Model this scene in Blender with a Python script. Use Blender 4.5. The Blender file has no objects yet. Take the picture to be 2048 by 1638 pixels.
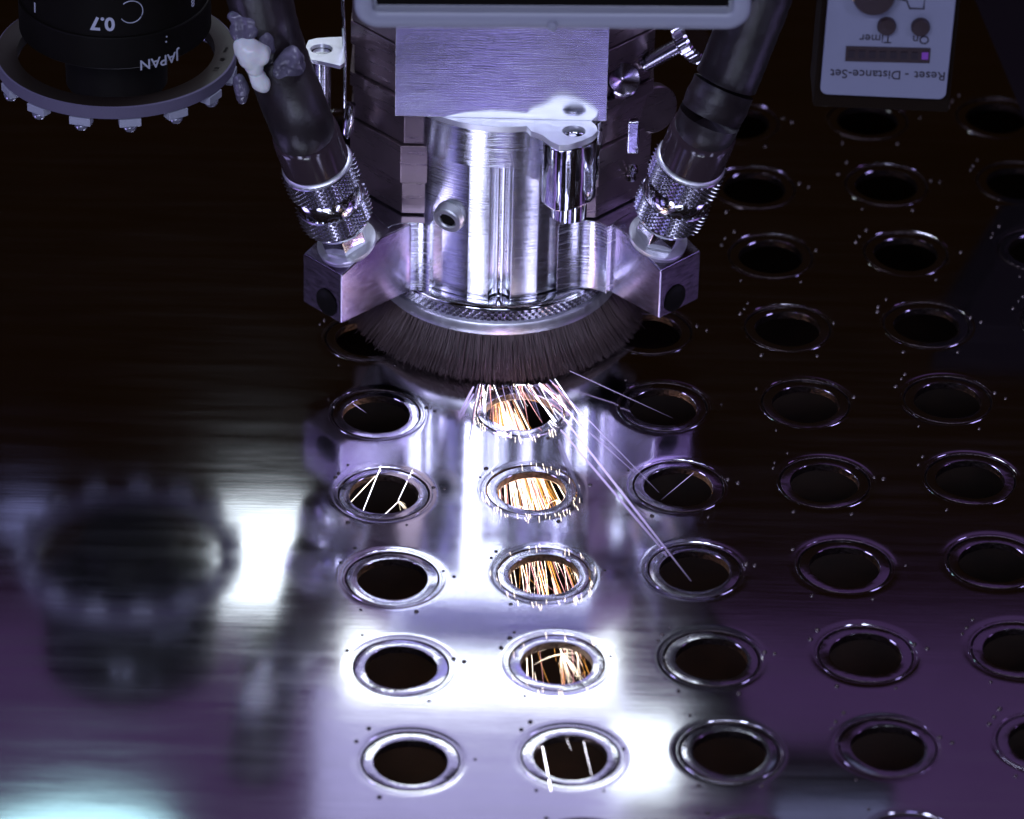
import bpy, bmesh, math, random
from mathutils import Vector as V, Matrix, Euler, noise
random.seed(7)
R = math.radians
sc = bpy.context.scene
C = sc.collection

# ------------------------------------------------------------------ camera
TH, RO, FPX, DIST = R(32.6852), R(1.43013), 9559.18, 66.37409
FW = V((0, math.cos(TH), -math.sin(TH)))
RX = V((1, 0, 0)); UP = RX.cross(FW)
R2 = RX * math.cos(RO) + UP * math.sin(RO)
U2 = -RX * math.sin(RO) + UP * math.cos(RO)
CAM = V((1.155606, 8.158666, 0)) - FW * DIST
cd = bpy.data.cameras.new('camera'); cam = bpy.data.objects.new('camera', cd); C.objects.link(cam)
m = Matrix((R2, U2, -FW)).transposed().to_4x4(); m.translation = CAM
cam.matrix_world = m
cd.sensor_width = 36; cd.lens = FPX / 2048 * 36; cd.clip_start = .5; cd.clip_end = 500
cd.dof.use_dof = True; cd.dof.focus_distance = 65.2; cd.dof.aperture_fstop = .33
cd.dof.aperture_blades = 0
sc.camera = cam

def ray(px, py):
    return (FW + R2 * ((px - 1024) / FPX) - U2 * ((py - 819) / FPX))
def at(px, py, z=None, y=None):                     # a point of the place seen at that spot
    v = ray(px, py)
    t = (z - CAM.z) / v.z if z is not None else (y - CAM.y) / v.y
    return CAM + v * t

# ------------------------------------------------------------------ world + lamps
w = bpy.data.worlds.new('World'); sc.world = w; w.use_nodes = True
w.node_tree.nodes['Background'].inputs[0].default_value = (.0095, .0042, .0010, 1)
w.node_tree.nodes['Background'].inputs[1].default_value = .5
vs = sc.view_settings
vs.view_transform = 'Standard'; vs.look = 'None'; vs.exposure = 0; vs.gamma = 1

def lamp(name, loc, target, sx, sy, col, L, shape='RECTANGLE', spread=180):
    d = bpy.data.lights.new(name, 'AREA'); d.shape = shape
    d.size = sx; d.size_y = sy; d.color = col
    d.energy = L * math.pi * sx * sy * (.785 if shape in ('ELLIPSE', 'DISK') else 1)
    d.spread = R(spread)
    o = bpy.data.objects.new(name, d); C.objects.link(o); o.location = loc
    o.rotation_euler = (V(target) - V(loc)).to_track_quat('-Z', 'Y').to_euler()
    return o
HX, HY = .90, 10.9                                   # the cutting head's axis
def mirror_lamp(px, py, wpx, hpx, dist, col, L, shape='RECTANGLE'):
    p = at(px, py, z=0); d = ray(px, py).normalized(); d.z = -d.z
    k = ((p - CAM).length + dist) / FPX
    loc = p + d * dist
    return lamp('reflection_fill', loc, p, wpx * k, hpx * k, col, L, shape)
# work lamps round the camera, seen only as highlights on the metal
def work_lamp(az, el, dist, sx, sy, col, L, name='work_lamp'):
    d = V((math.sin(R(az)) * math.cos(R(el)), -math.cos(R(az)) * math.cos(R(el)), math.sin(R(el))))
    t = V((HX, HY, 2.5)); return lamp(name, t + d * dist, t, sx, sy, col, L)
work_lamp(-24, 32, 72, 13, 20, (.60, .64, 1.0), 14.0)
work_lamp(38, 32, 72, 8, 18, (.58, .60, 1.0), 10.0)
work_lamp(0, 39, 72, 22, 7, (.70, .80, 1.0), 16.0)
work_lamp(-56, 31, 72, 12, 16, (.40, .38, 1.0), 1.8)
work_lamp(4, 29, 72, 18, 10, (.40, .36, 1.0), 2.4)
work_lamp(-82, 39, 40, 14, 7, (.48, .42, 1.0), 5.5, 'side_fill')  # these added side fills, unseen, brighten the arm and housing faces
work_lamp(-75, 26, 40, 7, 6, (.46, .30, 1.0), .75, 'side_fill')
work_lamp(82, 39, 40, 14, 7, (.48, .40, 1.0), 4.5, 'side_fill')
work_lamp(80, 25, 40, 7, 7, (.50, .28, .95), .7, 'side_fill')
work_lamp(0, 106, 30, 16, 10, (.64, .68, 1.0), 10.0, 'top_fill')  # added overhead fill behind the head, whitens the collar top
# added lamps, unseen, placed to make the bright patches mirrored in the sheet
mirror_lamp(526, 1115, 185, 200, 16, (.80, .92, 1.0), 2.8)
mirror_lamp(50, 1035, 130, 60, 16, (.42, .46, 1.0), .45, 'ELLIPSE')
mirror_lamp(150, 1690, 400, 150, 16, (.50, .92, 1.0), 2.4, 'ELLIPSE')
mirror_lamp(960, 1330, 540, 120, 20, (.85, .95, 1.0), 4.0)  # stands in for the lit plate's reflection
mirror_lamp(1290, 1510, 130, 150, 20, (.80, .92, 1.0), 3.0)
mirror_lamp(940, 1530, 620, 330, 22, (.56, .57, 1.0), .72)
mirror_lamp(1000, 1560, 3000, 640, 50, (.46, .24, .85), .10)  # broad dim violet fill, added to tint the near sheet

# ------------------------------------------------------------------ materials
def mat(name, col, metal=0, rough=.5, **k):
    M = bpy.data.materials.new(name); M.use_nodes = True
    nt = M.node_tree; b = nt.nodes['Principled BSDF']
    b.inputs['Base Color'].default_value = (*col, 1)
    b.inputs['Metallic'].default_value = metal
    b.inputs['Roughness'].default_value = rough
    for a, v in k.items():
        if a in ('brush', 'wave', 'mottle', 'arcs'): continue
        b.inputs[a].default_value = v
    def N(t, **s):
        n = nt.nodes.new(t)
        for a, v in s.items(): setattr(n, a, v)
        return n
    tc = N('ShaderNodeTexCoord')
    bumps = []
    if 'brush' in k:                                 # (scale xyz, strength, roughness swing)
        s, st, sw = k['brush']
        mp = N('ShaderNodeMapping'); mp.inputs['Scale'].default_value = s
        nz = N('ShaderNodeTexNoise'); nz.inputs['Scale'].default_value = 1; nz.inputs['Detail'].default_value = 6
        nt.links.new(tc.outputs['Object'], mp.inputs[0]); nt.links.new(mp.outputs[0], nz.inputs['Vector'])
        bumps.append((nz.outputs[0], st, .02))
        mr = N('ShaderNodeMapRange'); mr.inputs[1].default_value = .3; mr.inputs[2].default_value = .7
        mr.inputs[3].default_value = max(.02, rough - sw); mr.inputs[4].default_value = rough + sw
        nt.links.new(nz.outputs[0], mr.inputs[0]); nt.links.new(mr.outputs[0], b.inputs['Roughness'])
    if 'arcs' in k:                                  # milling arcs round a point
        cx, cy, cz, sc_, st = k['arcs']
        mp = N('ShaderNodeMapping'); mp.inputs['Location'].default_value = (-cx, -cy, -cz)
        wv = N('ShaderNodeTexWave', wave_type='RINGS', rings_direction='Y')
        wv.inputs['Scale'].default_value = sc_; wv.inputs['Distortion'].default_value = 1.5
        wv.inputs['Detail'].default_value = 3
        nt.links.new(tc.outputs['Object'], mp.inputs[0]); nt.links.new(mp.outputs[0], wv.inputs['Vector'])
        bumps.append((wv.outputs[0], st, .01))
    if 'mottle' in k:
        s, st, dk = k['mottle']
        nz = N('ShaderNodeTexNoise'); nz.inputs['Scale'].default_value = s; nz.inputs['Detail'].default_value = 5
        nt.links.new(tc.outputs['Object'], nz.inputs['Vector'])
        bumps.append((nz.outputs[0], st, .05))
        if dk:
            mx = N('ShaderNodeMix', data_type='RGBA')
            mx.inputs['A'].default_value = (*[c * (1 - dk) for c in col], 1)
            mx.inputs['B'].default_value = (*col, 1)
            mr = N('ShaderNodeMapRange'); mr.inputs[1].default_value = .35; mr.inputs[2].default_value = .65
            nt.links.new(nz.outputs[0], mr.inputs[0]); nt.links.new(mr.outputs[0], mx.inputs['Factor'])
            nt.links.new(mx.outputs['Result'], b.inputs['Base Color'])
    prev = None
    for out, st, ds in bumps:
        bp = N('ShaderNodeBump'); bp.inputs['Strength'].default_value = st; bp.inputs['Distance'].default_value = ds
        nt.links.new(out, bp.inputs['Height'])
        if prev: nt.links.new(prev.outputs[0], bp.inputs['Normal'])
        prev = bp
    if prev: nt.links.new(prev.outputs[0], b.inputs['Normal'])
    return M
def glow(name, col, L):
    M = mat(name, (0, 0, 0), 0, .5); b = M.node_tree.nodes['Principled BSDF']
    b.inputs['Emission Color'].default_value = (*col, 1); b.inputs['Emission Strength'].default_value = L
    return M
M = dict(
    turned=mat('turned_steel', (.80, .80, .84), 1, .17, brush=((.8, .8, 70), .14, .06)),
    milled=mat('milled_steel', (.74, .73, .80), 1, .22, brush=((2, 2, 40), .14, .08)),
    plate=mat('brushed_plate_steel', (.80, .79, .86), 1, .17, brush=((1.5, 1.5, 70), .05, .06), arcs=(.1, 0, 2.6, 13, .016), mottle=(.9, .16, 0)),
    polished=mat('polished_steel', (.78, .78, .82), 1, .08, mottle=(2.5, .10, 0)),
    collar=mat('bright_collar_steel', (.90, .91, .92), 1, .42, brush=((9, 9, 4), .20, .06)),
    nozzle=mat('satin_nozzle_steel', (.60, .53, .66), 1, .20, brush=((6, 6, 22), .035, .05), mottle=(1.2, .10, 0)),
    knurl=mat('knurled_steel', (.72, .70, .78), 1, .20),
    anod=mat('dark_anodised_metal', (.32, .24, .26), .85, .30, brush=((2, 2, 20), .05, .05), mottle=(1.3, .1, .3)),
    black=mat('black_enamel', (.004, .003, .002), 0, .55, **{'Specular IOR Level': .10}),
    rubber=mat('dark_hose_rubber', (.020, .013, .014), 0, .42, mottle=(2, .6, .5)),
    sleeve=mat('glossy_dark_sleeve', (.045, .03, .036), 0, .12),
    bristle=mat('brown_bristle', (.13, .088, .085), 0, .40),
    sheet=mat('mirror_sheet_steel', (.80, .78, .80), 1, .06, brush=((1.2, 22, 1), .009, .02), mottle=(.55, .03, .10)),
    ring=mat('cut_ring_steel', (.76, .74, .78), 1, .105, mottle=(2, .15, .1)),
    edge=mat('burnt_cut_edge', (.22, .17, .17), 1, .35, mottle=(20, .5, .5)),
    burr=mat('burnt_burr', (.08, .06, .06), .9, .22),
    bed=mat('sooty_bed', (.03, .014, .007), 0, .7, mottle=(1.5, .3, .5)),
    frame=mat('pale_frame_enamel', (.34, .35, .42), 0, .35),
    panel=mat('pale_panel_enamel', (.25, .26, .36), 0, .5),
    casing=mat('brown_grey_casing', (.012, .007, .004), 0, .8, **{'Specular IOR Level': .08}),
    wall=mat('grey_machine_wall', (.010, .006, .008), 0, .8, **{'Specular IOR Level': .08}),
    ink=mat('dark_ink', (.02, .012, .02), 0, .6),
    knob=mat('dark_knob_plastic', (.035, .02, .022), 0, .45),
    gold=mat('brown_brass_rim', (.35, .22, .08), 1, .3),
    led=glow('violet_led', (.30, .08, .8), .30),
    flange=mat('flange_top_enamel', (.020, .014, .010), 0, .4),
    rim=mat('flange_rim_metal', (.11, .095, .15), 0, .7),
    engrave=mat('white_engraved_paint', (.45, .47, .56), 0, .4),
    clear=mat('clear_led_lens', (.30, .30, .38), .5, .10),
    silic=mat('pale_silicone', (.86, .88, .84), 0, .25, **{'Subsurface Weight': .3}),
    mist=mat('cloudy_silicone', (.15, .135, .19), 0, .25, mottle=(5, .6, .3)),
    hot=glow('hot_spark', (1.0, .84, .66), 9), orange=glow('orange_spark', (1.0, .42, .08), 4.0),
    white=glow('white_spark', (.86, .84, 1.0), 8), pink=glow('pink_spark', (1.0, .45, .48), 4.5), lilac=glow('lilac_spark', (.58, .48, 1.0), 1.1),
    pale=glow('pale_spark', (.55, .50, 1.0), .45),
)

def fade(m_, lo, hi, alpha):                          # sparks cool along their flight
    nt = m_.node_tree; b = nt.nodes['Principled BSDF']; tc = nt.nodes.new('ShaderNodeTexCoord')
    sx = nt.nodes.new('ShaderNodeSeparateXYZ'); mr = nt.nodes.new('ShaderNodeMapRange')
    mr.inputs[3].default_value = lo; mr.inputs[4].default_value = hi
    nt.links.new(tc.outputs['Generated'], sx.inputs[0]); nt.links.new(sx.outputs[1], mr.inputs[0])
    nt.links.new(mr.outputs[0], b.inputs['Emission Strength']); b.inputs['Alpha'].default_value = alpha
fade(M['lilac'], .10, 2.0, .7); fade(M['pale'], .03, .5, .5)
def zone(m_, r_plain, r_cut):                         # the uncut left part of the sheet keeps its duller mill finish
    nt = m_.node_tree; b = nt.nodes['Principled BSDF']
    geo = nt.nodes.new('ShaderNodeNewGeometry'); dp = nt.nodes.new('ShaderNodeVectorMath'); dp.operation = 'DOT_PRODUCT'
    dp.inputs[1].default_value = (math.cos(R(5.208)), math.sin(R(5.208)), 0)
    mr = nt.nodes.new('ShaderNodeMapRange'); mr.inputs[1].default_value = -1.9; mr.inputs[2].default_value = -.8
    mr.inputs[3].default_value = r_plain; mr.inputs[4].default_value = r_cut; mr.interpolation_type = 'SMOOTHSTEP'
    nt.links.new(geo.outputs['Position'], dp.inputs[0]); nt.links.new(dp.outputs['Value'], mr.inputs[0])
    tc = nt.nodes.new('ShaderNodeTexCoord'); mp = nt.nodes.new('ShaderNodeMapping'); mp.inputs['Scale'].default_value = (.25, 3.2, 1)
    nz = nt.nodes.new('ShaderNodeTexNoise'); nz.inputs['Scale'].default_value = 1.3; nz.inputs['Detail'].default_value = 7; nz.inputs['Roughness'].default_value = .65
    nt.links.new(tc.outputs['Object'], mp.inputs[0]); nt.links.new(mp.outputs[0], nz.inputs['Vector'])
    m2 = nt.nodes.new('ShaderNodeMapRange'); m2.inputs[1].default_value = .35; m2.inputs[2].default_value = .7; m2.inputs[3].default_value = .80; m2.inputs[4].default_value = 1.25
    nt.links.new(nz.outputs[0], m2.inputs[0])
    ml = nt.nodes.new('ShaderNodeMath'); ml.operation = 'MULTIPLY'
    nt.links.new(mr.outputs[0], ml.inputs[0]); nt.links.new(m2.outputs[0], ml.inputs[1])
    nt.links.new(ml.outputs[0], b.inputs['Roughness'])
zone(M['sheet'], .105, .10)

# ------------------------------------------------------------------ mesh helpers
def mesh(name, vs_, fs, mt, parent=None, sharp=35, bevel=0, seg=2, mats=None, fm=None):
    me = bpy.data.meshes.new(name); me.from_pydata([tuple(v) for v in vs_], [], fs)
    bm = bmesh.new(); bm.from_mesh(me); bmesh.ops.recalc_face_normals(bm, faces=bm.faces); bm.to_mesh(me); bm.free()
    for m_ in (mats or [mt]): me.materials.append(m_)
    if fm:
        for p, i in zip(me.polygons, fm): p.material_index = i
    me.polygons.foreach_set('use_smooth', [True] * len(me.polygons))
    me.set_sharp_from_angle(angle=R(sharp)); me.update()
    o = bpy.data.objects.new(name, me); C.objects.link(o)
    if parent: o.parent = parent
    if bevel:
        b = o.modifiers.new('bevel', 'BEVEL'); b.width = bevel; b.segments = seg; b.limit_method = 'ANGLE'; b.angle_limit = R(30)
        b.harden_normals = True
    return o
def thing(name, label, cat, loc=(0, 0, 0), group=None):
    o = bpy.data.objects.new(name, None); C.objects.link(o); o.location = loc
    o.empty_display_size = .2
    return tag(o, label, cat, group)
def tag(o, label=None, cat=None, group=None, kind=None):
    if label: o['label'] = label
    if cat: o['category'] = cat
    if group: o['group'] = group
    if kind: o['kind'] = kind
    return o
class MB:
    def __init__(s): s.v = []; s.f = []
    def add(s, vs_, fs, T=None):
        n = len(s.v)
        s.v += [(T @ V(v)) if T else V(v) for v in vs_]; s.f += [tuple(i + n for i in f) for f in fs]; return s
    def box(s, c, d, T=None):
        x, y, z = [a / 2 for a in d]
        q = [V(c) + V((sx * x, sy * y, sz * z)) for sz in (-1, 1) for sy in (-1, 1) for sx in (-1, 1)]
        return s.add(q, [(0, 1, 3, 2), (4, 5, 7, 6), (0, 1, 5, 4), (2, 3, 7, 6), (0, 2, 6, 4), (1, 3, 7, 5)], T)
    def lathe(s, prof, n=48, T=None, cap=True):
        q = [V((r * math.cos(2 * math.pi * i / n), r * math.sin(2 * math.pi * i / n), z)) for r, z in prof for i in range(n)]
        f = [(k * n + i, k * n + (i + 1) % n, (k + 1) * n + (i + 1) % n, (k + 1) * n + i) for k in range(len(prof) - 1) for i in range(n)]
        if cap: f += [tuple(range(n))[::-1], tuple(range((len(prof) - 1) * n, len(prof) * n))]
        return s.add(q, f, T)
    def tube(s, pts, rads, n=12, T=None):
        pts = [V(p) for p in pts]; q = []
        for k, p in enumerate(pts):
            d = (pts[min(k + 1, len(pts) - 1)] - pts[max(k - 1, 0)]).normalized()
            a = d.cross(V((.3, .2, 1)) if abs(d.z) < .9 else V((1, .1, 0))).normalized(); b = d.cross(a)
            q += [p + (a * math.cos(2 * math.pi * i / n) + b * math.sin(2 * math.pi * i / n)) * rads[k] for i in range(n)]
        f = [(k * n + i, k * n + (i + 1) % n, (k + 1) * n + (i + 1) % n, (k + 1) * n + i) for k in range(len(pts) - 1) for i in range(n)]
        f += [tuple(range(n))[::-1], tuple(range((len(pts) - 1) * n, len(pts) * n))]
        return s.add(q, f, T)
    def prism(s, poly, z0, z1, T=None):
        n = len(poly)
        q = [V((x, y, z0)) for x, y in poly] + [V((x, y, z1)) for x, y in poly]
        f = [(i, (i + 1) % n, n + (i + 1) % n, n + i) for i in range(n)] + [tuple(range(n))[::-1], tuple(range(n, 2 * n))]
        return s.add(q, f, T)
    def knurl(s, r, z0, z1, n, rows, amp, T=None):      # crossed ridges as real relief
        nn, mm = n * 4, rows * 4; q = []
        for k in range(mm + 1):
            for i in range(nn):
                a = 2 * math.pi * i / nn; ph = (i / 4) ; zz = k / 4
                h = abs(((ph + zz) % 1) - .5) + abs(((ph - zz) % 1) - .5)
                rr = r + amp * (h - .5) if 0 < k < mm else r - amp * .5
                q.append(V((rr * math.cos(a), rr * math.sin(a), z0 + (z1 - z0) * k / mm)))
        f = [(k * nn + i, k * nn + (i + 1) % nn, (k + 1) * nn + (i + 1) % nn, (k + 1) * nn + i) for k in range(mm) for i in range(nn)]
        return s.add(q, f, T)
    def build(s, name, mt, parent=None, **k): return mesh(name, s.v, s.f, mt, parent, **k)
def frame_T(loc, zdir, xdir=None):
    z = V(zdir).normalized()
    x = V(xdir) if xdir else V((1, 0, 0)) if abs(z.x) < .9 else V((0, 1, 0))
    y = z.cross(x).normalized(); x = y.cross(z)
    T = Matrix((x, y, z)).transposed().to_4x4(); T.translation = V(loc); return T
def text_mesh(s, size, ext=.006, bold=0):
    cu = bpy.data.curves.new('t', 'FONT'); cu.body = s; cu.size = size; cu.extrude = ext; cu.offset = bold
    cu.align_x = 'CENTER'; cu.align_y = 'CENTER'
    o = bpy.data.objects.new('t', cu); C.objects.link(o)
    me = bpy.data.meshes.new_from_object(o.evaluated_get(bpy.context.evaluated_depsgraph_get()))
    vs_ = [v.co.copy() for v in me.vertices]; fs = [tuple(p.vertices) for p in me.polygons]
    bpy.data.objects.remove(o); bpy.data.curves.remove(cu); bpy.data.meshes.remove(me)
    return vs_, fs

# ------------------------------------------------------------------ setting: bed under the sheet
b = MB().box((1, 12, -4.6), (90, 90, .4))
tag(b.build('cutting_bed', M['bed']), kind='structure')

# ------------------------------------------------------------------ the perforated sheet
PHI = R(5.208403859); cp, sp = math.cos(PHI), math.sin(PHI)
def grid(x, y): return V((cp * x - sp * y, sp * x + cp * y, 0))
COLS, ROWS = range(0, 6), range(-1, 9)
sheet = thing('metal_sheet', 'polished steel sheet cut with rows of ringed round holes under the laser head', 'metal sheet')
b = MB(); fm = []
prof = [(.622, -.11), (.622, -.008), (.625, -.004), (.650, -.003), (.654, -.0062), (.660, -.0062), (.664, -.0026), (.680, -.0022), (.700, -.0008), (.712, 0), (.78, 0), (.90, 0)]
NS = 96
def perim(i):                                        # points round the 2 x 2 cell matching the circle's steps
    a = 2 * math.pi * i / NS; x, y = math.cos(a), math.sin(a); k = 1 / max(abs(x), abs(y)); return x * k, y * k
vs_ = []; fs = []
for i in COLS:
    for j in ROWS:
        o = len(vs_)
        dz = [random.uniform(-.004, .004) for _ in range(3)]
        for r, z in prof:
            for k in range(NS):
                a = 2 * math.pi * k / NS
                zz = z + (.0016 * math.sin(a + dz[0] * 700) if .66 < r < .69 else 0)
                vs_.append(grid(2 * i + r * math.cos(a), 2 * j + r * math.sin(a)) + V((0, 0, zz)))
        for k in range(NS):
            x, y = perim(k); vs_.append(grid(2 * i + x, 2 * j + y))
        for q in range(len(prof)):
            for k in range(NS):
                fs.append((o + q * NS + k, o + q * NS + (k + 1) % NS, o + (q + 1) * NS + (k + 1) % NS, o + (q + 1) * NS + k))
                fm.append(1 if q in (0, 1) else 0)
def quad(x0, y0, x1, y1):
    o = len(vs_); vs_.extend([grid(x0, y0), grid(x1, y0), grid(x1, y1), grid(x0, y1)]); fs.append((o, o + 1, o + 2, o + 3)); fm.append(0)
quad(-16, -11, -1, 26); quad(11, -11, 22, 26); quad(-1, 17, 11, 26); quad(-1, -11, 11, -3)
mesh('sheet_surface', vs_, fs, None, sheet, sharp=8, mats=[M['sheet'], M['edge']], fm=fm)
# the rings still held in the cut-outs by tabs
rv = []
rprof = [(.470, -.11), (.466, -.10), (.466, -.007), (.472, -.001), (.51, .001), (.56, .0005), (.597, -.001), (.601, -.005), (.601, -.10), (.597, -.11)]
def ring_mesh(seed):
    rd = random.Random(seed); me_b = MB()
    q = []; f = []; n = 72; ph = rd.uniform(0, 6.28)
    for r, z in rprof:
        for k in range(n):
            a = 2 * math.pi * k / n
            q.append(V((r * math.cos(a), r * math.sin(a), z + .010 * math.sin(a * 2 + ph))))
    m_ = len(rprof)
    f = [(x * n + k, x * n + (k + 1) % n, ((x + 1) % m_) * n + (k + 1) % n, ((x + 1) % m_) * n + k) for x in range(m_) for k in range(n)]
    me_b.add(q, f)
    for a in (R(152), R(18), R(262)):
        a += rd.uniform(-.1, .1)
        T = Matrix.Rotation(a, 4, 'Z')
        me_b.box((.611, 0, -.045), (.030, .05, .05), T)
    me = bpy.data.meshes.new('ring'); me.from_pydata([tuple(v) for v in me_b.v], [], me_b.f)
    bm = bmesh.new(); bm.from_mesh(me); bmesh.ops.recalc_face_normals(bm, faces=bm.faces); bm.to_mesh(me); bm.free()
    me.materials.append(M['ring']); me.materials.append(M['edge'])
    for p in me.polygons:
        if p.index // n in (1, 6, 7): p.material_index = 1
    me.polygons.foreach_set('use_smooth', [True] * len(me.polygons)); me.set_sharp_from_angle(angle=R(8))
    return me
rmeshes = [ring_mesh(s) for s in range(6)]
burr = MB(); bs = [(.028 * math.cos(a), .028 * math.sin(a)) for a in [k * math.pi / 4 for k in range(8)]]
for i in COLS:
    for j in ROWS:
        o = bpy.data.objects.new('ring', random.choice(rmeshes)); C.objects.link(o); o.parent = sheet
        o.location = grid(2 * i, 2 * j) + V((0, 0, -.012))
        o.rotation_euler = (R(random.uniform(-.35, .35)), R(random.uniform(-.35, .35)), PHI + random.uniform(-.3, .3))
        for a, r in ((2, .82), (122, .86), (137, .80), (150, .77), (236, .84), (292, .82), (12, .70)):
            a = R(a + random.uniform(-4, 4)); r += random.uniform(-.015, .015); s_ = random.uniform(.6, 1.15)
            if random.random() < .3: continue
            T = Matrix.Translation(grid(2 * i + r * math.cos(a), 2 * j + r * math.sin(a))) @ Matrix.Scale(s_, 4)
            burr.lathe([(.034, -.004), (.028, .012), (.014, .020), (.004, .014)], 8, T)
tag(burr.build('burr_spots', M['burr'], sheet, sharp=80), kind='stuff')

# ------------------------------------------------------------------ laser cutting head
head = thing('laser_cutting_head', 'polished steel laser cutting head with brush skirt hanging over the sheet', 'laser head', (HX, HY, 0))
def hp(px, py, z):                                   # plan point (x, y) in the head's frame
    p = at(px, py, z=z); return (p.x - HX, p.y - HY)
# brush ring
b = MB().lathe([(1.52, .56), (1.70, .56), (1.72, .58), (1.72, .72), (1.70, .745), (1.50, .745)], 128)
b.build('brush_collar', M['collar'], head, sharp=40)
b = MB().knurl(1.665, .745, .95, 104, 2, .06)
b.build('knurled_band', M['knurl'], head, sharp=12)
b = MB().lathe([(1.66, .950), (1.655, .962), (1.60, .985), (1.50, .992), (1.40, .975), (1.30, .97)], 128, cap=False)
b.build('collar_dome', M['polished'], head, sharp=60)
# bristles
bv = []; bf = []
for k in range(11000):
    a = random.uniform(0, 2 * math.pi)
    lay = random.random() ** .6
    cl = noise.noise(V((math.cos(a) * 9, math.sin(a) * 9, 3)))
    cl2 = noise.noise(V((math.cos(a) * 30, math.sin(a) * 30, 7)))
    r0 = 1.42 + .26 * lay; r1 = r0 + .15 + .31 * lay + .012 * cl + random.gauss(0, .010)
    a1 = a + random.gauss(0, .011) + .012 * cl2
    z1 = .035 + .02 * max(0, cl2) + abs(random.gauss(0, .03)) + .06 * max(0, cl)
    if math.sin(a) > .5 and k % 2: continue
    z1 += .05 * max(0, noise.noise(V((math.cos(a) * 16, math.sin(a) * 16, 11))))
    if k % 17 == 0: r1 += random.uniform(.0, .10); a1 += random.gauss(0, .03)   # stray hairs
    pts = []
    for t in (0, .5, 1):
        rr = r0 + (r1 - r0) * (t ** 1.25); aa = a + (a1 - a) * t
        pts.append(V((rr * math.cos(aa), rr * math.sin(aa), .60 + (z1 - .60) * t)))
    n = len(bv); wd = .0085
    tx = V((-math.sin(a), math.cos(a), 0)); rd_ = V((math.cos(a), math.sin(a), 0))
    for p, s_ in zip(pts, (1, .9, .45)):
        bv += [p + tx * wd * s_, p - tx * wd * s_, p + rd_ * wd * 1.4 * s_]
    for s_ in (0, 3):
        for q in range(3): bf.append((n + s_ + q, n + s_ + (q + 1) % 3, n + s_ + 3 + (q + 1) % 3, n + s_ + 3 + q))
    bf.append((n + 6, n + 7, n + 8))
tag(mesh('bristles', bv, bf, M['bristle'], head, sharp=180), kind='stuff')

# turned barrel with a groove, a milled flat and a stepped right side
RB = 1.48
poly = []
def arc(a0, a1, r, n):
    return [(r * math.sin(R(a0 + (a1 - a0) * k / n)), -r * math.cos(R(a0 + (a1 - a0) * k / n))) for k in range(n + 1)]
def ua(u, r): return math.degrees(math.asin(u / r))
g0, g1 = -.13, .19
poly += arc(-180, ua(-.92, RB), RB, 40)
poly += arc(ua(-.43, RB), ua(g0, RB), RB, 12)
gr = (g1 - g0) / 2; gc = (g0 + g1) / 2; gy = -RB + .03
poly += [(gc + gr * math.cos(R(180 - t)) * .92, gy + .02 + gr * 1.0 * math.sin(R(t))) for t in range(0, 181, 10)]
poly += arc(ua(g1, RB), ua(.56, RB), RB, 12)
poly += arc(ua(.56, RB - .10), 179, RB - .10, 50)
b = MB().prism(poly, .99, 3.12); b.build('barrel', M['turned'], head, sharp=32, bevel=.008)
b = MB().lathe([(RB - .04, 3.124), (RB + .005, 3.13), (RB + .005, 3.70), (RB - .04, 3.71)], 128)
b.build('upper_barrel', M['turned'], head, sharp=32)
# clamp collar with its lug
lug = [hp(x, y, 3.80) for x, y in ((1062, 262), (1085, 270), (1102, 283), (1118, 290), (1135, 290), (1165, 281), (1186, 272), (1196, 262), (1193, 251), (1184, 243))]
cp_ = arc(-180, math.degrees(math.atan2(lug[0][0], -lug[0][1])) - 1, 1.515, 60)
cp_ += lug + [(1.42, -1.0)] + arc(65, 179, 1.515, 40)
hc = hp(1148, 262, 3.80)
def with_hole(poly, hc, hr, z0, z1, n=24):           # prism with a round through hole, caps bridged by bmesh
    bm = bmesh.new()
    ov = [bm.verts.new((x, y, z1)) for x, y in poly]
    hv = [bm.verts.new((hc[0] + hr * math.cos(2 * math.pi * k / n), hc[1] + hr * math.sin(2 * math.pi * k / n), z1)) for k in range(n)]
    es = [bm.edges.new((ov[k], ov[(k + 1) % len(ov)])) for k in range(len(ov))]
    es += [bm.edges.new((hv[k], hv[(k + 1) % n])) for k in range(n)]
    bmesh.ops.triangle_fill(bm, edges=es, use_beauty=True)
    r = bmesh.ops.extrude_face_region(bm, geom=list(bm.faces))
    bmesh.ops.translate(bm, verts=[v for v in r['geom'] if isinstance(v, bmesh.types.BMVert)], vec=(0, 0, z0 - z1))
    bmesh.ops.recalc_face_normals(bm, faces=bm.faces)
    bmesh.ops.dissolve_limit(bm, angle_limit=R(1), verts=bm.verts, edges=bm.edges)
    return bm
def from_bm(name, bm, mt, parent, sharp=32, bevel=0):
    me = bpy.data.meshes.new(name); bm.to_mesh(me); bm.free(); me.materials.append(mt)
    me.polygons.foreach_set('use_smooth', [True] * len(me.polygons)); me.set_sharp_from_angle(angle=R(sharp))
    o = bpy.data.objects.new(name, me); C.objects.link(o); o.parent = parent
    if bevel:
        b = o.modifiers.new('bevel', 'BEVEL'); b.width = bevel; b.segments = 2; b.limit_method = 'ANGLE'; b.angle_limit = R(35)
    return o
col = from_bm('clamp_collar', with_hole(cp_, hc, .158, 3.712, 3.80), M['collar'], head, bevel=.006)
lb = lug[1:] + [(1.42, -1.0), (.95, -1.0)]
from_bm('clamp_lug', with_hole(lb, hc, .158, 2.74, 3.708), M['polished'], head, bevel=.03)
b = MB()
prof2 = [(.155, 2.8)]
for k in range(22):
    z = 2.8 + k * .038; prof2 += [(.155, z + .008), (.135, z + .026)]
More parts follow.
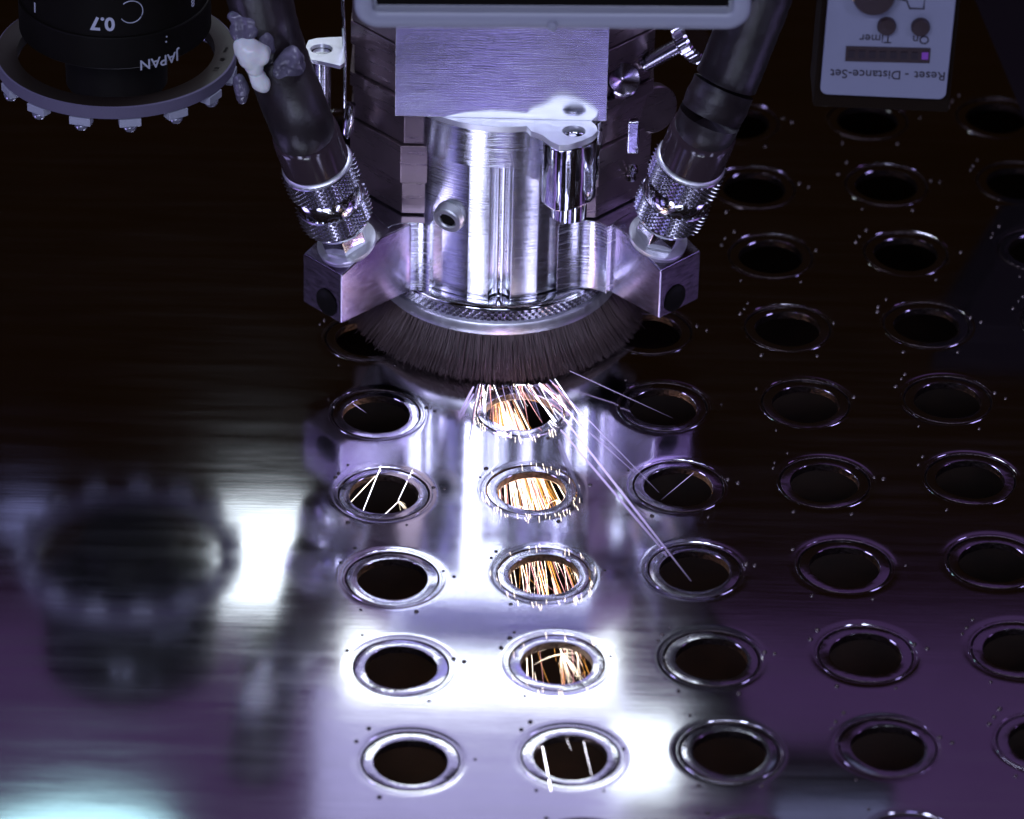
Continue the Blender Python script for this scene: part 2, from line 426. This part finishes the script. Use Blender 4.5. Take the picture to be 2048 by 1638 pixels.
b.lathe([(.07, 3.2), (.07, 3.70), (.05, 3.72)], 20, Matrix.Translation((hc[0] - .02, hc[1] + .03, 0)))
b.build('clamp_screw', M['knurl'], col, sharp=30)
b = MB().lathe([(.20, 2.42), (.245, 2.45), (.245, 2.735)], 40, Matrix.Translation((hc[0] - .03, hc[1] + .05, 0)))
b.build('lug_foot', M['polished'], head)
# scalloped base
edge = [(775, 590), (786, 585), (800, 582), (815, 581), (830, 581), (845, 582), (858, 586)]
eR = [(1112, 586), (1130, 581), (1150, 577), (1166, 576), (1182, 577), (1197, 581), (1212, 588)]
fr = [hp(x, y, 1.0) for x, y in edge]; fl = [hp(x, y, 1.0) for x, y in eR]
poly = fr + [(-.8, -.9), (1.05, -.85)] + fl + [(1.95, -.7), (1.7, .6), (-1.7, .6), (-1.95, -.7)]
b = MB().prism(poly, 1.0, 2.10); b.build('base_block', M['milled'], head, sharp=28, bevel=.012)
# nozzle arms
for s in (-1, 1):
    tf = V((*hp(683, 648, 1.0), 0)) if s < 0 else V((*hp(1318, 638, 1.0), 0))
    out = V((s * .70, -.71, 0)).normalized(); back = V((s * .70, .71, 0)).normalized()
    L, Wd, tt = 1.75, .80, math.tan(R(22))
    q = []
    for w_ in (0, Wd):
        for l, z in ((0, 1.0), (L, 1.0), (L, 2.09), ((2.09 - 1.78) / tt, 2.09), (0, 1.78)):
            p = tf - out * l + back * w_; q.append(V((p.x, p.y, z)))
    f = [(0, 1, 2, 3, 4), (9, 8, 7, 6, 5)] + [(i, (i + 1) % 5, 5 + (i + 1) % 5, 5 + i) for i in range(5)]
    mesh('nozzle_arm', q, f, M['nozzle'], head, sharp=30, bevel=.022)
    # rounded port on the outer end face
    p = tf + back * .30 + out * .002; T = frame_T((p.x, p.y, 1.22), out, (0, 0, 1))
    MB().lathe([(.17, -.01), (.205, .014), (.17, .016), (.14, .006), (.02, .004)], 28, T).build('nozzle_port', M['black'], head)
# set screw in the milled flat
sp_ = at(900, 432, y=HY - 1.30); T = frame_T((sp_.x - HX, sp_.y - HY, sp_.z), (-.42, -.90, -.30)) @ Matrix.Scale(1.35, 4)
b = MB(); pr = [(.165, -.35)]
for k in range(12): pr += [(.165, -.34 + k * .034), (.142, -.34 + k * .034 + .017)]
pr += [(.155, .07), (.15, .08), (.10, .08), (.09, .06), (.09, -.12)]
b.lathe(pr, 32, T, cap=False); b.lathe([(.001, -.12), (.09, -.12)], 6, T, cap=False)
ss = b.build('set_screw', M['polished'], head, sharp=25); ss.data.materials[0] = M['collar']
MB().lathe([(.088, -.10), (.088, .055), (.001, .056)], 6, T, cap=False).build('screw_socket', M['black'], ss)
# pin at the groove's foot
p = (gc, -RB + .02)
MB().lathe([(.030, 1.0), (.045, 1.08), (.018, 1.12), (.016, 1.2)], 14, Matrix.Translation((*p, 0))).build('groove_pin', M['polished'], head)
MB().lathe([(.07, .965), (.05, .99), (.015, 1.06)], 16, Matrix.Translation((gc, -RB - .06, 0))).build('groove_foot', M['polished'], head)
# front plate and stacked housing
MB().box((.0, -1.26, 4.57), (2.90, .05, 1.54)).build('front_plate', M['plate'], head, bevel=.008)
zs = [2.12, 2.62, 3.22, 3.72, 3.95, 4.37, 4.74, 5.3]
for k in range(len(zs) - 1):
    e = (0, .025, -.02, .03, -.03, .02, 0, .03, -.01, .02)[k]
    pl = [(-1.35 - e, -1.06 - e), (1.35 + e, -1.06 - e), (2.08 + e, -.30), (2.08 + e, 1.6), (1.3, 2.3), (-1.3, 2.3), (-2.08 - e, 1.6), (-2.08 - e, -.30)]
    MB().prism(pl, zs[k] + .006, zs[k + 1] - .006).build('housing_plate', M['anod'], head, bevel=.014)
# left side lug with its threaded post
z = 4.45
lg = [hp(x, y, z) for x, y in ((612, 90), (617, 80), (632, 76), (660, 74), (688, 73), (690, 100), (690, 124), (680, 131), (664, 127), (640, 122), (618, 119), (611, 108))]
hl = hp(643, 98, z)
sl = from_bm('side_lug', with_hole(lg, hl, .15, z - .06, z), M['collar'], head, bevel=.006)
pp = [(.125, 3.3)]
for k in range(36): pp += [(.132, 3.32 + k * .03), (.124, 3.335 + k * .03)]
MB().lathe(pp, 28, Matrix.Translation((hl[0], hl[1] + .02, 0))).build('side_post', M['turned'], head, sharp=60)
# thin drop rod and tab on the left
q0 = at(683, -60, y=HY - .5) - V((HX, HY, 0)); q1 = at(690, 270, y=HY - .5) - V((HX, HY, 0))
MB().tube([q0, (q0 + q1) / 2 + V((.02, 0, 0)), q1], [.022, .03, .02], 10).build('guide_rod', M['polished'], head)
q2 = at(697, 245, y=HY - .6) - V((HX, HY, 0))
MB().lathe([(.02, -.25), (.08, -.15), (.09, .15), (.07, .3)], 16, frame_T(q2, (.1, 0, 1))).build('rod_tip', M['polished'], head)
# right side: thumb screw, cone screw, lever, disc and small fastener
p0 = at(1290, 128, y=HY - .4) - V((HX, HY, 0)); p1 = at(1370, 84, y=HY - .55) - V((HX, HY, 0))
dirn = (p1 - p0).normalized(); Ln = (p1 - p0).length
pr = [(.04, -.15)]
for k in range(15): pr += [(.115, k * Ln / 15), (.075, (k + .5) * Ln / 15)]
ts = MB().lathe(pr, 24, frame_T(p0, dirn)).build('thumb_screw', M['knurl'], head, sharp=25)
b = MB(); q = []; n = 96
pk = [(0, Ln), (.30, Ln), (.34, Ln + .03), (.34, Ln + .19), (.30, Ln + .22), (0, Ln + .22)]
for r, zz in pk:
    for k in range(n):
        rr = r + (.018 * (1 if (k // 2) % 2 else -1) if r > .32 else 0)
        q.append(V((max(rr, .001) * math.cos(2 * math.pi * k / n), max(rr, .001) * math.sin(2 * math.pi * k / n), zz)))
f = [(a * n + k, a * n + (k + 1) % n, (a + 1) * n + (k + 1) % n, (a + 1) * n + k) for a in range(5) for k in range(n)]
b.add(q, f, frame_T(p0, dirn)); b.build('thumb_knob', M['knurl'], ts, sharp=20)
p = at(1247, 158, y=HY - .9) - V((HX, HY, 0))
MB().lathe([(.24, -.2), (.245, 0), (.22, .03), (.05, -.05), (.01, -.055)], 40, frame_T(p, (.25, -.75, .6))).build('countersunk_screw', M['nozzle'], head)
p = at(1266, 272, y=HY - .8) - V((HX, HY, 0))
lv = MB().box(p, (.17, .12, .52)).build('clamp_lever', M['polished'], head, bevel=.03)
p = at(1305, 215, y=HY - .2) - V((HX, HY, 0))
MB().lathe([(.33, -.10), (.35, -.08), (.35, .08), (.33, .10)], 48, frame_T(p, (.5, -.85, .1))).build('side_disc', M['anod'], head)
p = at(1263, 345, y=HY - .7) - V((HX, HY, 0))
MB().lathe([(.03, -.16), (.09, -.1), (.06, -.03), (.09, .04), (.07, .12), (.02, .16)], 14, frame_T(p, (.15, -.2, 1))).build('small_fastener', M['polished'], head, sharp=20)

# ------------------------------------------------------------------ air hoses with their fittings
def hose(s, label, tf_px, path_px):
    tf = V((*hp(*tf_px, 1.0), 0)); out = V((s * .70, -.71, 0)).normalized(); back = V((s * .70, .71, 0)).normalized()
    base = tf - out * .45 + back * .38 + V((HX, HY, 1.78 + .45 * math.tan(R(22))))
    ax = (out * math.sin(R(21)) + V((0, 0, math.cos(R(21))))).normalized()
    t = thing('air_hose', label, 'hose', base, 'air hoses screwed into the nozzle arms')
    T = frame_T((0, 0, 0), ax, back)
    MB().lathe([(.40, -.04), (.42, -.01), (.42, .04), (.36, .05)], 40, T).build('washer', M['collar'], t)
    T = T @ Matrix.Diagonal((1.03, 1.03, 1.27, 1))
    MB().lathe([(.31, .04), (.33, .06), (.33, .27), (.31, .29)], 6, T @ Matrix.Rotation(.3, 4, 'Z')).build('hex_nut', M['polished'], t, sharp=20, bevel=.01)
    g = MB().lathe([(.30, .28), (.40, .32), (.455, .40), (.462, .44)], 56, T).build('gland_nut', M['polished'], t)
    MB().knurl(.478, .42, .70, 34, 5, .058, T).build('lower_knurl', M['knurl'], g, sharp=15)
    MB().lathe([(.46, .695), (.468, .71), (.468, .93), (.46, .945)], 56, T).build('plain_band', M['polished'], g)
    MB().knurl(.485, .94, 1.24, 34, 5, .058, T).build('upper_knurl', M['knurl'], g, sharp=15)
    MB().lathe([(.47, 1.235), (.475, 1.26), (.45, 1.28), (.42, 1.285)], 56, T).build('gland_lip', M['collar'], g)
    MB().lathe([(.42, 1.27), (.45, 1.30), (.45, 1.66), (.44, 1.74), (.425, 1.76)], 56, T).build('hose_sleeve', M['sleeve'], t)
    st = base + ax * 2.45
    P_ = [base + ax * 2.0, st] + [at(px, py, y=yy) for px, py, yy in path_px]
    pts = []; rd_ = []
    for k in range(len(P_) - 1):                      # Catmull-Rom through the path
        a = P_[max(k - 1, 0)]; b_, c_ = P_[k], P_[k + 1]; d = P_[min(k + 2, len(P_) - 1)]
        for q in range(10):
            u = q / 10
            pts.append(.5 * ((2 * b_) + (c_ - a) * u + (2 * a - 5 * b_ + 4 * c_ - d) * u * u + (3 * b_ - a - 3 * c_ + d) * u ** 3) - base)
            rd_.append(.40 + .035 * min(1, len(rd_) / 9) + .02 * noise.noise(V((k * 3 + q * .4, s * 5, 0))))
    MB().tube(pts, rd_, 28).build('hose_tube', M['rubber'], t, sharp=60)
    return t, base
hl_, bl = hose(-1, 'dark air hose on the left arm, wrapped in pale silicone lumps', (683, 648), ((550, 110, 9.2), (520, 0, 9.0), (490, -140, 8.8)))
hr_, br = hose(1, 'dark plain air hose screwed into the right nozzle arm', (1318, 638), ((1462, 140, 9.2), (1515, 0, 9.0), (1560, -140, 8.8)))
# silicone lumps on the left hose (melted together by a voxel remesh)
def lumps(name, pts, mt, parent, base, vox=.03, nz=.05):
    b = MB()
    for px, py, yy, r in pts:
        c = at(px, py, y=yy) - base
        bm = bmesh.new(); bmesh.ops.create_icosphere(bm, subdivisions=3, radius=r)
        sq = Euler((random.random() * 3, random.random() * 3, 0)).to_matrix()
        b.add([sq @ V((v.co.x, v.co.y * .75, v.co.z * 1.15)) * (1 + nz * 3 * noise.noise(v.co * 4 + c * 3)) + c for v in bm.verts], [tuple(v.index for v in f.verts) for f in bm.faces]); bm.free()
    o = b.build(name, mt, parent, sharp=180)
    md = o.modifiers.new('remesh', 'REMESH'); md.mode = 'VOXEL'; md.voxel_size = vox; md.use_smooth_shade = True
    sm = o.modifiers.new('smooth', 'SMOOTH'); sm.iterations = 4
    return o
def worm(pts, n=14):                                 # a squeezed bead as a chain of overlapping blobs
    o = []
    for (x0, y0, d0, r0), (x1, y1, d1, r1) in zip(pts, pts[1:]):
        for k in range(n):
            t = k / n; o.append((x0 + (x1 - x0) * t, y0 + (y1 - y0) * t, d0 + (d1 - d0) * t, r0 + (r1 - r0) * t))
    return o + [pts[-1]]
lumps('silicone_lump', worm([(486, 92, 8.62, .13), (500, 104, 8.6, .18), (522, 108, 8.6, .15)]) + worm([(500, 104, 8.6, .18), (508, 132, 8.6, .13), (512, 140, 8.6, .10)]), M['silic'], hl_, bl, .025, .02)
lumps('silicone_lump', worm([(511, 146, 8.6, .10), (521, 165, 8.62, .12), (527, 172, 8.62, .09)]), M['silic'], hl_, bl, .025, .02)
lumps('silicone_lump', worm([(466, 32, 8.7, .09), (478, 36, 8.7, .10), (476, 60, 8.72, .12), (484, 80, 8.7, .10)], 6) + worm([(484, 30, 8.72, .10), (502, 34, 8.68, .12), (505, 55, 8.68, .10), (494, 76, 8.68, .09)], 6) + worm([(520, 25, 8.8, .12), (534, 45, 8.75, .11), (530, 78, 8.75, .12), (540, 95, 8.8, .10)], 6), M['mist'], hl_, bl, .025)
lumps('silicone_lump', worm([(556, 128, 8.7, .07), (566, 118, 8.7, .08), (586, 112, 8.75, .15), (588, 140, 8.8, .15), (566, 160, 8.75, .10), (553, 140, 8.7, .07)], 6), M['mist'], hl_, bl, .025)
lumps('silicone_lump', worm([(478, 160, 8.8, .09), (484, 178, 8.85, .11), (484, 200, 8.9, .07)], 6), M['mist'], hl_, bl, .025)

# ------------------------------------------------------------------ rounded display tray in front of the head
YT = 5.2
c0 = at(1105, 45, y=YT); kx = (at(1205, 45, y=YT) - at(1005, 45, y=YT)).x / 200
tray = thing('display_tray', 'black box front with a rounded pale metal frame above the head plate', 'display', c0)
lean = at(1105, -155, y=YT) - c0
Wd, Hh, rc = 785 * kx, .9, .28
def rrect(w_, z0, z1, r, n=8):
    pts = []
    for cx, cz, a0 in ((w_ / 2 - r, z1 - r, 0), (-w_ / 2 + r, z1 - r, 90), (-w_ / 2 + r, z0 + r, 180), (w_ / 2 - r, z0 + r, 270)):
        for k in range(n + 1): pts.append((cx + r * math.cos(R(a0 + 90 * k / n)), cz + r * math.sin(R(a0 + 90 * k / n))))
    return pts
tilt = Matrix.Rotation(-R(1.3), 4, 'Y')
prs = [(0, .10, 0), (-.04, .14, .02), (-.06, .14, .06), (-.06, .02, .09), (-.02, .00, .05), (-.02, 0, -.3)]
secs = []
pathr = []
for off, yy in ((-.02, .30), (-.02, .0), (.0, -.03), (.06, -.05), (.16, -.05), (.20, -.02), (.21, .06), (.21, .30)):
    pathr.append([(x, yy, z_) for x, z_ in rrect(Wd - 2 * off, -.06 + off, Hh - off, max(rc - off, .06))])
n = len(pathr[0]); q = [V(p) for s_ in pathr for p in s_]
f = [(a * n + k, a * n + (k + 1) % n, (a + 1) * n + (k + 1) % n, (a + 1) * n + k) for a in range(len(pathr) - 1) for k in range(n)]
MB().add(q, f, tilt).build('tray_frame', M['frame'], tray, sharp=40)
MB().box((0, .12, Hh / 2), (Wd - .5, .10, Hh - .4), tilt).build('tray_panel', M['black'], tray)
MB().lathe([(.05, 0), (.06, .02), (.06, .07), (.045, .09)], 24, frame_T((0.0, -.05, -.0), (0, -1, .1))).build('tray_button', M['frame'], tray)

# ------------------------------------------------------------------ lens with its ring light, top left
zc = 4.3; cc = at(232, 98, z=zc)
ringl = thing('ring_light', 'dark ring lamp round the lens, with small clear lamps under its pale rim', 'ring light', cc)
kx = .5 * (at(332, 98, z=zc) - at(132, 98, z=zc)).x / 100
Ro, Ri = 241 * kx, 198 * kx
MB().lathe([(Ri, -.16), (Ri, -.004), (Ri + .01, 0), (Ro - .02, 0), (Ro - .021, -.02)], 128, cap=False).build('flange', M['flange'], ringl)
MB().lathe([(Ro - .02, .002), (Ro, -.012), (Ro, -.18), (Ro - .03, -.19), (Ri, -.19)], 128, cap=False).build('rim', M['rim'], ringl)
for k in range(15):
    a = R(-90 + 12 + 24 * k - .7); T = frame_T(((Ro - .07) * math.cos(a), (Ro - .07) * math.sin(a), -.192), (0, 0, -1), (-math.sin(a), math.cos(a), 0))
    o = MB().box((0, 0, .06), (.30, .16, .12), T).build('lamp_block', M['frame'], ringl, bevel=.012)
    MB().lathe([(.10, .12), (.095, .16), (.07, .20), (.02, .22)], 18, T).build('lamp_lens', M['clear'], o)
for k, tx in enumerate(('1.8', '48', 'mm')):
    tv, tf_ = text_mesh(tx, .10, .002); aa = R(-20 + 11 * k)
    MB().add([V((v.x, v.y, 0)) for v in tv], tf_, frame_T(((Ro + Ri) / 2 * math.cos(aa), (Ro + Ri) / 2 * math.sin(aa), .006), (0, 0, 1), (.2, 1, 0))).build('engraved_mark', M['rim'], ringl, sharp=180)
lens = thing('camera_lens', 'black lens barrel with upside-down lettering standing inside the ring lamp', 'camera lens', cc)
Rl = 192 * kx
MB().lathe([(.5, -.5), (.7, -.48), (.72, .36), (Rl - .10, .37), (Rl - .03, .385), (Rl, .41), (Rl, .86), (Rl - .012, .875), (Rl - .03, .88), (Rl - .03, 1.7)], 128).build('barrel', M['black'], lens, sharp=25)
def wrap(txt, size, px, py, r, rot=180, bold=0, z_=None, ext=.004):
    # lettering laid round the barrel, turned upside down
    u = (px - 232) * kx; a0 = math.asin(max(-.98, min(.98, u / r)))
    yw = cc.y - r * math.cos(a0); p = at(px, py, y=yw); h0 = p.z - cc.z
    tv, tf_ = text_mesh(txt, size, ext, bold); ca, sa = math.cos(R(rot)), math.sin(R(rot)); q = []
    for v in tv:
        x, y = v.x * ca - v.y * sa, v.x * sa + v.y * ca
        a = a0 + x / r; rr = r + .004 + v.z
        q.append(V((rr * math.sin(a), -rr * math.cos(a), h0 + y)))
    return MB().add(q, tf_).build('lettering', M['engrave'], lens, sharp=180)
wrap('0.7', .27, 225, 47, Rl - .03, bold=.008)
wrap('JAPAN', .21, 334, 122, Rl, bold=.002)
wrap('I', .22, 86, 14, Rl - .03); wrap('.', .3, 72, 40, Rl - .03); wrap('.', .2, 347, 80, Rl); wrap('.', .2, 346, 90, Rl)
wrap('8', .16, 395, 5, Rl - .03)
q = []                                               # engraved open circle
u = (282 - 232) * kx; a0 = math.asin(u / Rl); h0 = at(282, 26, y=cc.y - Rl * math.cos(a0)).z - cc.z
for k in range(33):
    t = R(-145 + 275 * k / 32); x, y = .165 * math.cos(t), .165 * math.sin(t); a = a0 + x / Rl; q.append(V(((Rl - .025) * math.sin(a), -(Rl - .025) * math.cos(a), h0 + y)))
MB().tube(q, [.007] * 33, 6).build('engraved_circle', M['engrave'], lens)

# ------------------------------------------------------------------ control box, top right
YB = 7.0
c1 = at(1765, 190, y=YB); kx = (at(1865, 190, y=YB) - at(1665, 190, y=YB)).x / 200
box = thing('control_box', 'grey sensor box with pale front panel, level bar and two small knobs', 'control box', c1)
Wb = 252 * kx; bt = Matrix.Rotation(R(1.2), 4, 'Y')
pan = rrect(Wb, 0, 3.2, .10, 6)
T = bt @ Matrix(((1, 0, 0, 0), (0, 0, 1, 0), (0, 1, 0, 0), (0, 0, 0, 1)))
fp = MB().prism([(x, y) for x, y in pan], -.06, 0, T).build('front_panel', M['panel'], box, bevel=.015)
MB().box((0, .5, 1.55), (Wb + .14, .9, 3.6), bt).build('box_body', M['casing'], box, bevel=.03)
kz = 1 / (1 / kx * math.cos(TH))                      # height per pixel on an upright face
def bp(px, py): return V(((px - 1765 - (190 - py) * .05) * kx, -.065, (190 - py) * kz))
# level bar with eight windows, the right one lit
p = bp(1773, 108)
bar = MB().box(p, (168 * kx, .02, 28 * kz), None).build('level_bar', M['knob'], box)
for k in range(8):
    o = MB().box(p + V(((-73 + 21 * k) * kx, -.014, 0)), (13 * kx, .012, 13 * kz)).build('bar_window', M['led'] if k == 7 else M['ink'], bar)
for px in (1769, 1836):
    MB().lathe([(.12, -.0), (.125, .05), (.11, .09), (.0, .095)], 28, frame_T(bp(px, 52), (0, -1, 0))).build('adjust_knob', M['knob'], box)
big = MB().lathe([(.27, 0), (.27, .14), (.25, .18), (.0, .185)], 48, frame_T(bp(1742, -10), (0, -1, 0))).build('round_dial', M['knob'], box)
MB().lathe([(.285, 0), (.285, .03), (.27, .035)], 48, frame_T(bp(1742, -10), (0, -1, 0))).build('dial_rim', M['gold'], big)
def label_txt(s, size, px, py):
    tv, tf_ = text_mesh(s, size, .003)
    T = Matrix.Translation(bp(px, py)) @ Matrix(((-1, 0, 0, 0), (0, 0, 1, 0), (0, -1, 0, 0), (0, 0, 0, 1)))
    MB().add(tv, tf_, T).build('lettering', M['ink'], box, sharp=180)
label_txt('Timer', .17, 1748, 78); label_txt('On', .17, 1838, 78)
label_txt('Reset', .18, 1858, 146); label_txt('-', .18, 1812, 146); label_txt('Distance-Set', .18, 1730, 146)
ln = [bp(x, y) for x, y in ((1790, 2), (1808, 6), (1814, 20), (1842, 20), (1844, -20))]
MB().tube(ln, [.012] * 5, 6).build('printed_line', M['ink'], box)
# machine wall far right
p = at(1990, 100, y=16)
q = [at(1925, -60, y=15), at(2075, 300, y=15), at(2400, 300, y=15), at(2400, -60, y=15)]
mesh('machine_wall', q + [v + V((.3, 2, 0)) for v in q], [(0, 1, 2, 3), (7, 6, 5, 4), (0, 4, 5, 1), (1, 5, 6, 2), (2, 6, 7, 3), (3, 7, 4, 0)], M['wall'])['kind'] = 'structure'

# ------------------------------------------------------------------ sparks
def streak(b, p0, p1, r, n=5, sag=0):
    pts = []; rr = []
    for k in range(n):
        t = k / (n - 1); p = V(p0).lerp(V(p1), t); p.z -= sag * t * t; pts.append(p); rr.append(r * (.35 + .65 * math.sin(math.pi * min(.93, .12 + .85 * t))))
    b.tube(pts, rr, 5)
def shower(name, label, mt, N, seed, rmin, rmax, grp=None):
    rd = random.Random(seed); b = MB()
    for _ in range(N):
        z = -rd.uniform(.2, 1.3); src = 705 - 20 * z
        lean = rd.gauss(.27, .12); u = rd.random()
        t0 = rd.uniform(60, 170) if u < .38 else rd.uniform(170, 330) if u < .68 else rd.uniform(330, 620)
        ln_ = rd.uniform(50, 260) * (1 - t0 / 1200); bend = rd.gauss(0, .035); r = rd.uniform(rmin, rmax) * (1.1 - t0 / 1100)
        q = []
        for k in range(5):
            t = k / 4; tt = t0 + ln_ * t
            q.append(at(985 + (lean + bend * t * t) * tt, src + tt, z=z - .25 * t * t))
        b.tube(q, [r * w_ for w_ in (.4, .9, 1, .8, .3)], 4)
        if rd.random() < .22:                         # a spark that forks at its end
            e = q[-1]
            for _ in range(3): b.tube([e, e + V((rd.gauss(0, .08), -rd.uniform(.05, .28), rd.uniform(-.05, .02)))], [r * .5, r * .25], 4)
    o = b.build(name, mt, None, sharp=180); tag(o, label, 'sparks', grp, 'stuff'); return o
shower('spark_shower', 'white-hot spark streaks seen through the holes below the brush', M['hot'], 95, 1, .0012, .0045)
shower('spark_shower', 'thin orange spark streaks mixed among the white ones under the sheet', M['orange'], 110, 2, .001, .004)
shower('spark_shower', 'hair-thin pink spark streaks among the white and orange ones', M['pink'], 90, 5, .0008, .003)
# bursts
def burst(px, py, z, n, ln_, seed, label, mt=None, heavy=0, lean=.35):
    rd = random.Random(seed); b = MB(); c = at(px, py, z=z)
    for k in range(n):
        a = rd.uniform(-.5, 3.5) if k % 4 == 0 else rd.gauss(1.15, .33)
        l = ln_ * rd.uniform(.25, 1) * (1.25 if abs(a - 1.2) < .4 else .65)
        q = []
        for t in (0, .35, .7, 1):                     # each ray droops a little as it flies
            q.append(at(px + rd.uniform(-.6, .6) + l * t * math.cos(a), py + l * t * (math.sin(a) * .75 + .22 * t), z=z - .05 * t))
        r = rd.uniform(.0006, .0016); b.tube(q, [r, r, r * .7, r * .4], 4)
    for k in range(heavy):
        e = at(px - 22 + rd.gauss(0, 2), py - 62 - 5 * k, z=z); b.tube([e, c], [.001, .0035], 5)
    tag(b.build('spark_burst', mt or M['hot'], None, sharp=180), label, 'sparks', kind='stuff')
burst(1124, 1308, -.22, 30, 88, 3, 'star-shaped spark burst in the lower hole of the second column', M['hot'], 2)
burst(797, 1003, -.2, 8, 36, 4, 'small white spark burst inside the left hole beside a bright streak')
burst(1118, 1190, -.25, 12, 38, 5, 'spark burst at the near rim of the third hole below the brush', M['hot'])
burst(1112, 1000, -.2, 10, 50, 6, 'forked spark burst near the right edge of the second hole')
burst(1150, 1140, -.2, 9, 50, 8, 'fine pale spark burst at the right side of the third hole')
b = MB(); rd = random.Random(11)                     # short glowing dashes in place of spark reflections on the ring bevels
for i, j, n in ((1, 4, 46), (1, 3, 44), (1, 2, 30), (1, 1, 12)):
    for _ in range(n):
        a = rd.uniform(0, 2 * math.pi) if rd.random() < .5 else R(270 + rd.gauss(0, 35)); r = rd.uniform(.58, .71)
        c = grid(2 * i + r * math.cos(a), 2 * j + r * math.sin(a)); e = c + V((rd.uniform(.0, .03), -rd.uniform(.05, .16), 0))
        c.z = e.z = .006; b.tube([c, e], [.0011, .0009], 4)
tag(b.build('spark_glint', M['hot'], None, sharp=180), 'tiny glowing dashes imitating spark reflections on the rings round the second-column holes', 'sparks', kind='stuff')
def single(p, q, z0, z1, r, mt, label, cat='spark'):
    b = MB(); streak(b, at(*p, z=z0), at(*q, z=z1), r, 7); tag(b.build('spark_streak', M[mt], None, sharp=180), label, cat)
single((1122, 830), (1382, 1162), .12, .015, .017, 'lilac', 'widest lilac spark streak, running from the brush into the third-column hole')
single((1100, 760), (1318, 985), .14, .015, .008, 'lilac', 'lilac spark streak ending in the dark hole right of the sparks')
single((1106, 760), (1300, 970), .16, .02, .004, 'pale', 'faint twin streak beside the lilac one ending at the dark hole')
single((1078, 766), (1145, 830), .12, .08, 0.005, 'white', 'short white spark leaving the brush tips on the right')
single((1060, 772), (1112, 850), .10, .05, 0.004, 'white', 'white spark just right of the brightest hole')
single((1110, 758), (1160, 832), .12, .08, 0.004, 'white', 'outermost short white spark under the brush right side')
single((1070, 792), (1112, 842), .08, .04, 0.008, 'white', 'thick white dash above the right rim of the brightest hole')
single((947, 774), (912, 842), .06, .04, .018, 'lilac', 'pale spark streak flying left from under the brush')
single((966, 772), (970, 815), .06, .04, 0.01, 'white', 'brightest short spark at the left rim of the first hole')
single((955, 775), (938, 880), .06, .03, .012, 'pale', 'faint violet streak left of the brightest hole')
single((1118, 880), (1165, 1000), .05, .02, .026, 'pale', 'soft violet streak below the brightest hole')
single((1140, 742), (1345, 836), .15, .03, 0.0035, 'lilac', 'hair-thin spark flying right from the brush over dark steel')
single((762, 932), (726, 1022), .03, -.12, 0.005, 'white', 'thick white spark streak slanting across the left hole')
single((757, 945), (700, 1006), .0, -.12, 0.0032, 'hot', 'thin yellowish spark diverging left in the left hole')
single((825, 940), (796, 1002), .02, -.12, 0.004, 'white', 'white spark coming down at the right inside the left hole')
single((796, 1004), (766, 1032), -.12, -.14, 0.0032, 'white', 'lower left branch of the forked spark in the left hole')
single((1084, 1488), (1102, 1580), -.10, .01, 0.0075, 'white', 'thick short white spark at left in the bottom hole')
single((1163, 1465), (1183, 1550), -.10, -.05, 0.0022, 'white', 'thin white spark right of centre in the bottom hole')
single((1118, 1440), (1142, 1500), -.05, -.10, 0.0015, 'white', 'hair-thin spark at the top of the bottom hole')
single((700, 803), (733, 826), -.05, -.1, .005, 'lilac', 'tiny dim spark inside the dark hole left of the brush')
single((1388, 945), (1322, 1000), -.05, -.1, 0.0035, 'lilac', 'thin pale spark rising inside the dark hole right of the sparks')
rd = random.Random(21)                               # the fan of spray at the brush tips
for mt_, lb_, n_ in (('white', 'short white spray fanning out from the brush tips above the sheet', 8), ('lilac', 'violet spray fanning out low over the sheet at the brush tips', 22), ('pink', 'fine pink spray mixed into the fan at the brush tips', 14)):
    b = MB()
    for _ in range(n_):
        x0 = rd.uniform(950, 1112); y0 = 772 - abs(x0 - 1020) * .06; an = (x0 - 1010) / 110 * .8 + rd.gauss(.12, .12); l = rd.uniform(20, 95)
        q = [at(x0 + math.sin(an) * l * t + 3 * t * t, y0 + math.cos(an) * l * t, z=.13 - .08 * t) for t in (0, .33, .66, 1)]
        r = rd.uniform(.0010, .0032); b.tube(q, [r, r, r * .7, r * .3], 4)
    tag(b.build('spark_spray', M[mt_], None, sharp=180), lb_, 'sparks', kind='stuff')
# light thrown by the cutting point
for px, py, e_ in ((1030, 840, 2.0), (1080, 1010, 1.2), (1110, 1170, .6)):
    ul = bpy.data.lights.new('spark_glow', 'POINT'); ul.color = (1.0, .55, .25); ul.energy = e_; ul.shadow_soft_size = .15
    uo = bpy.data.objects.new('spark_glow', ul); C.objects.link(uo); uo.location = at(px, py, z=-.55)
pl = bpy.data.lights.new('cutting_spark_light', 'POINT'); pl.color = (.62, .45, 1.0); pl.energy = 7; pl.shadow_soft_size = .12
po = bpy.data.objects.new('cutting_spark_light', pl); C.objects.link(po); po.location = at(1010, 790, z=.22)
